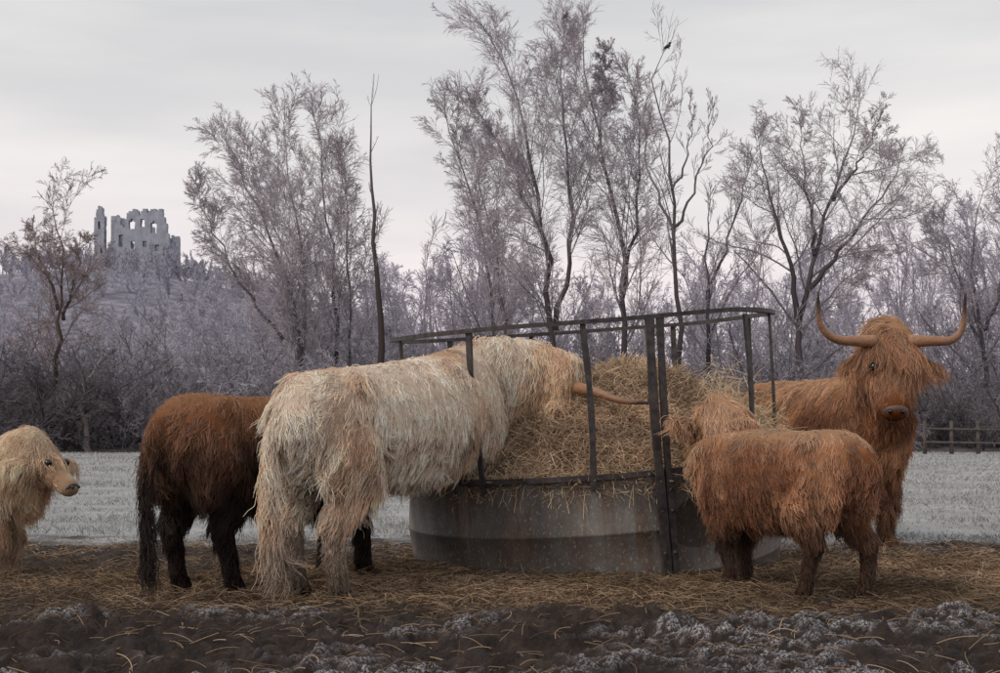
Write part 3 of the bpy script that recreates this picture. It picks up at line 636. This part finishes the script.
def hillz(x,y):
    c=31*np.exp(-((x+112)/95)**2)*ss(170,390,y)*np.where(y>400,np.exp(-((y-400)/200)**2),1)
    return c+(11+5*fbm(x*.01,y*.01,seed=90))*ss(120,400,y)*1.0-.3
for k in range(100):
    u=-60+k*11.2+R_.uniform(-8,8);D=R_.uniform(80,125)
    want=252+30*math.sin(u*.021+1)+22*math.sin(u*.06)+R_.uniform(-20,35)
    if u<200: want=max(want,298+ R_.uniform(-12,25))
    if 200<u<330: want=max(want,275)
    if u>900: want-=50
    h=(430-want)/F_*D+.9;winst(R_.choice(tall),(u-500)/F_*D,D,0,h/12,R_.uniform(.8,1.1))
for k in range(120):
    u=-60+k*9.4+R_.uniform(-8,8);D=R_.uniform(60,74);want=340+22*math.sin(u*.03)+R_.uniform(-28,30)
    h=(430-want)/F_*D+.9;winst(R_.choice(bush),(u-500)/F_*D,D,0,h/4.2,R_.uniform(.6,1.1))
for k in range(52):
    u=-40+k*20.5+R_.uniform(-8,8);D=R_.uniform(56.5,60);winst(R_.choice(bush+dark),(u-500)/F_*D,D,0,R_.uniform(.35,.62),R_.uniform(.6,1))
for u,D,s in ((-20,56,1.7),(25,57,1.7),(8,55,1.3),(60,57,1.35),(95,57,1.25),(125,58,1.0),(150,58,.85),(985,57,1.0),(960,58,.8),(1015,56,1.2)):
    winst(R_.choice(dark),(u-500)/F_*D,D,0,s)
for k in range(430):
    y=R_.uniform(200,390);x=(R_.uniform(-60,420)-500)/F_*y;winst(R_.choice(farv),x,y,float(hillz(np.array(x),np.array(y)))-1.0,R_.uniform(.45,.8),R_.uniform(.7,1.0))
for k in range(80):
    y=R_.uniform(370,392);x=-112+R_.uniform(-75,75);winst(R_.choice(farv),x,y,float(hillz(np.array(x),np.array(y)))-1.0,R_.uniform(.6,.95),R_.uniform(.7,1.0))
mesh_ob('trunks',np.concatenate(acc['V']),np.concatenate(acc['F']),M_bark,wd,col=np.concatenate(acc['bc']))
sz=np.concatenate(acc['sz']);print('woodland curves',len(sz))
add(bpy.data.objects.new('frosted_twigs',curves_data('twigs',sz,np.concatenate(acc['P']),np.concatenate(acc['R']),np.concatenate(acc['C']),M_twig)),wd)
hx=np.linspace(-700,900,120);hy=np.r_[np.linspace(118,420,50),np.linspace(440,1600,20)];HX,HY=np.meshgrid(hx,hy)
HZ=hillz(HX,HY)+2.0*(fbm(HX*.05,HY*.05,seed=91)-.5)*ss(130,200,HY);V=np.stack([HX,HY,HZ],-1).reshape(-1,3)
nx=len(hx);i=np.arange(nx-1)[None,:]+np.arange(len(hy)-1)[:,None]*nx;Fc=np.stack([i,i+1,i+1+nx,i+nx],-1).reshape(-1,4)
mesh_ob('hill',V,Fc,plain('wooded_frosty_hazed_hill',(.24,.23,.275),.9,.1,.35,.3))  # pale lilac base colour includes painted haze over the frosty wood
V=[];Fc=[];xs=np.linspace(-45,45,300);yy=[56,58,61,66,75,95]
for j,y in enumerate(yy):
    for x in xs: V.append((x,y+(1.5*float(vn(x*.3,j*1.0,seed=97))-.75),(-.05,.25,.5,.6,.7,.8)[j]+(.0 if j==0 else .35*(float(vn(x*.9,j*1.7,seed=98))-.4))))
for j in range(len(yy)-1):
    for k in range(299): a_=j*300+k;Fc.append((a_,a_+1,a_+301,a_+300))
mesh_ob('undergrowth_bank',V,Fc,plain('frosted_litter',(.13,.115,.12),.9,.1,.5,1.2))
# ---------------------------------------------------------------- castle ruin
cs=empty('castle_ruin',(-104,400,45.0));cell=.576
M_st=plain('old_limestone_hazed',(.33,.345,.40),.9,.1,.2,.5)  # stone paled and blued, distance haze put into its base colour
def wall(name,mask,x0,y0,dirx,diry,thick):
    nr,nc=mask.shape;V=[];Fc=[];idx={}
    d=np.array([dirx,diry]);nrml=np.array([-diry,dirx])*thick
    def v(c,r,s):
        k=(c,r,s)
        if k not in idx:
            j=.26*(float(vn(np.array(c*1.3+x0),np.array(r*1.7),seed=int(5+s)))-.5)
            p=np.array([x0,y0])+d*c*cell+nrml*s+d*j;idx[k]=len(V);V.append((p[0],p[1],r*cell+j))
        return idx[k]
    g=lambda r,c: 0<=r<nr and 0<=c<nc and mask[r,c]
    for r in range(nr):
        for c in range(nc):
            if not mask[r,c]: continue
            Fc.append((v(c,r,0),v(c+1,r,0),v(c+1,r+1,0),v(c,r+1,0)));Fc.append((v(c,r,1),v(c,r+1,1),v(c+1,r+1,1),v(c+1,r,1)))
            if not g(r+1,c): Fc.append((v(c,r+1,0),v(c+1,r+1,0),v(c+1,r+1,1),v(c,r+1,1)))
            if not g(r-1,c): Fc.append((v(c,r,0),v(c,r,1),v(c+1,r,1),v(c+1,r,0)))
            if not g(r,c-1): Fc.append((v(c,r,0),v(c,r+1,0),v(c,r+1,1),v(c,r,1)))
            if not g(r,c+1): Fc.append((v(c+1,r,0),v(c+1,r,1),v(c+1,r+1,1),v(c+1,r+1,0)))
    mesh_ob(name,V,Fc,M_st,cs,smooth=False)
def mk_mask(nc,tops,wins):
    nr=max(tops)+1;m=np.zeros((nr,nc),bool)
    for c in range(nc): m[:tops[c],c]=True
    for (c,r,w,h) in wins:
        m[r:r+h,c:c+w]=False
        if w>2: m[r+h,c+1:c+w-1]=False
    return m
t=[27,31,30,26,25,29,32,33,33,34,34,33,31,33,34,34,32,33,34,34,34,33,34,34,30,27,22,14]
mm=mk_mask(28,t,[(2,15,2,6),(7,24,3,4),(8,14,2,4),(13,25,2,4),(14,15,2,3),(18,22,3,5),(20,13,2,3),(24,10,1,4),(11,5,2,3)])
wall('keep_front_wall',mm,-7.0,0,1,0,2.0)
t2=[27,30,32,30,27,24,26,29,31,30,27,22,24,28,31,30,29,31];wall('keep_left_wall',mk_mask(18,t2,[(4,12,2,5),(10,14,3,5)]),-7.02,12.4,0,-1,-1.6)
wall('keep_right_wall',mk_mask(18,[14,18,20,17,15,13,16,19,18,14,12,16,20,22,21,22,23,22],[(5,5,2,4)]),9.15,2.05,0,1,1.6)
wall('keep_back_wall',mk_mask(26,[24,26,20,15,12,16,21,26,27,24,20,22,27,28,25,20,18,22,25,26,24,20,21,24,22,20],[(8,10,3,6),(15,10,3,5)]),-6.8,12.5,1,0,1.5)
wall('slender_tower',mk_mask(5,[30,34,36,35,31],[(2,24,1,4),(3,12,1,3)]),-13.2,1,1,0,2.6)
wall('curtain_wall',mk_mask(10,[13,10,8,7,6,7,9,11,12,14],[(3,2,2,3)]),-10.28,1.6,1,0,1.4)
# ---------------------------------------------------------------- fences
M_post=plain('weathered_post',(.10,.085,.08),.9,.1,.3,8)
def fence(u0,u1,D,step):
    e=empty('post_and_rail_fence',((u0-500)/F_*D,D,0));x0=(u0-500)/F_*D;x1=(u1-500)/F_*D;B=Blob();x=x0;R2=random.Random(int(u0+500))
    while x<=x1:
        V,Fc=tube([(x-x0,0,-.1),(x-x0+R2.uniform(-.05,.05),0,1.25)],[.08,.07],6);B.raw(V,Fc);x+=step
    for z in (.45,.95):
        V,Fc=tube([(0,-.07,z),((x1-x0)/2,-.07,z-.05),(x1-x0,-.07,z)],[.04]*3,5);B.raw(V,Fc)
    mesh_ob('posts_and_rails',B.verts(),B.F,M_post,e)
fence(925,1080,52,1.0)
# ---------------------------------------------------------------- birds
def bird(loc,face):
    B=Blob();B.ell((0,0,.12),np.eye(3),(.15,.075,.08));B.sph((.14,0,.2),.055);B.ell((.21,0,.195),np.eye(3),(.05,.015,.015))
    B.ell((-.2,0,.08),np.eye(3),(.13,.035,.018));B.ell((-.02,.06,.13),np.eye(3),(.15,.02,.055));B.ell((-.02,-.06,.13),np.eye(3),(.15,.02,.055))
    for s in (-1,1): V,Fc=tube([(0,.03*s,.06),(.01,.03*s,-.02)],[.01,.01],5);B.raw(V,Fc)
    o=mesh_ob('crow',B.verts(),B.F,M_eye);o.location=loc;o.rotation_euler=(0,-.5,face);o.scale=(1,1,1)
p=W(567,19,60);bird(tuple(p),.5);p=W(669,49,58);bird(tuple(p),.3)
# ---------------------------------------------------------------- world, sun, camera
w=bpy.data.worlds.new('World');scene.world=w;w.use_nodes=True;nt=w.node_tree;N=nt.nodes.new;Lk=nt.links.new
for n_ in list(nt.nodes): nt.nodes.remove(n_)
out=N('ShaderNodeOutputWorld');sky=N('ShaderNodeTexSky');sky.sky_type='NISHITA';sky.sun_disc=False;sky.sun_elevation=math.radians(40);sky.sun_rotation=math.radians(236)
b1=N('ShaderNodeBackground');Lk(sky.outputs[0],b1.inputs[0]);b1.inputs[1].default_value=.07
tc=N('ShaderNodeTexCoord');sp=N('ShaderNodeSeparateXYZ');Lk(tc.outputs['Generated'],sp.inputs[0])
geo=tc
vm=N('ShaderNodeVectorMath');vm.operation='MULTIPLY';vm.inputs[1].default_value=(1.6,1.6,9);Lk(tc.outputs['Generated'],vm.inputs[0])
def nz_(sc,det=5):
    n_=N('ShaderNodeTexNoise');n_.inputs['Scale'].default_value=sc;n_.inputs['Detail'].default_value=det;Lk(vm.outputs[0],n_.inputs['Vector']);return n_.outputs['Fac']
grad=ramp(sp.outputs[2],[(0,(.90,.78,.83)),(.10,(.94,.85,.87)),(.19,(.91,.875,.865)),(.32,(.77,.77,.77)),(1,(.68,.70,.74))])
cl=ramp(nz_(1.6),[(.35,(.86,.87,.885)),(.65,(1.09,1.08,1.06))])
mm_=N('ShaderNodeVectorMath');mm_.operation='MULTIPLY';Lk(grad,mm_.inputs[0]);Lk(cl,mm_.inputs[1])
b2=N('ShaderNodeBackground');Lk(mm_.outputs[0],b2.inputs[0]);b2.inputs[1].default_value=1.0
ms=N('ShaderNodeMixShader');ms.inputs[0].default_value=.92;Lk(b1.outputs[0],ms.inputs[1]);Lk(b2.outputs[0],ms.inputs[2]);Lk(ms.outputs[0],out.inputs[0])
sl=bpy.data.lights.new('sun','SUN');sl.energy=1.4;sl.angle=math.radians(11);sl.color=(1,.88,.76);so=bpy.data.objects.new('sun',sl);scene.collection.objects.link(so)
sd=Vector((-.6,-.4,.62));so.rotation_euler=sd.to_track_quat('Z','Y').to_euler()
cam=bpy.data.cameras.new('camera');co_=bpy.data.objects.new('camera',cam);scene.collection.objects.link(co_);co_.location=(0,0,CH);co_.rotation_euler=(math.radians(90),0,0)
cam.lens=50;cam.sensor_width=36;cam.shift_y=.0935;cam.clip_end=6000;cam.clip_start=.05;scene.camera=co_
scene.view_settings.view_transform='Standard';scene.view_settings.look='None';scene.view_settings.exposure=0
print('CURVES',sum(len(c.points) for c in bpy.data.hair_curves))
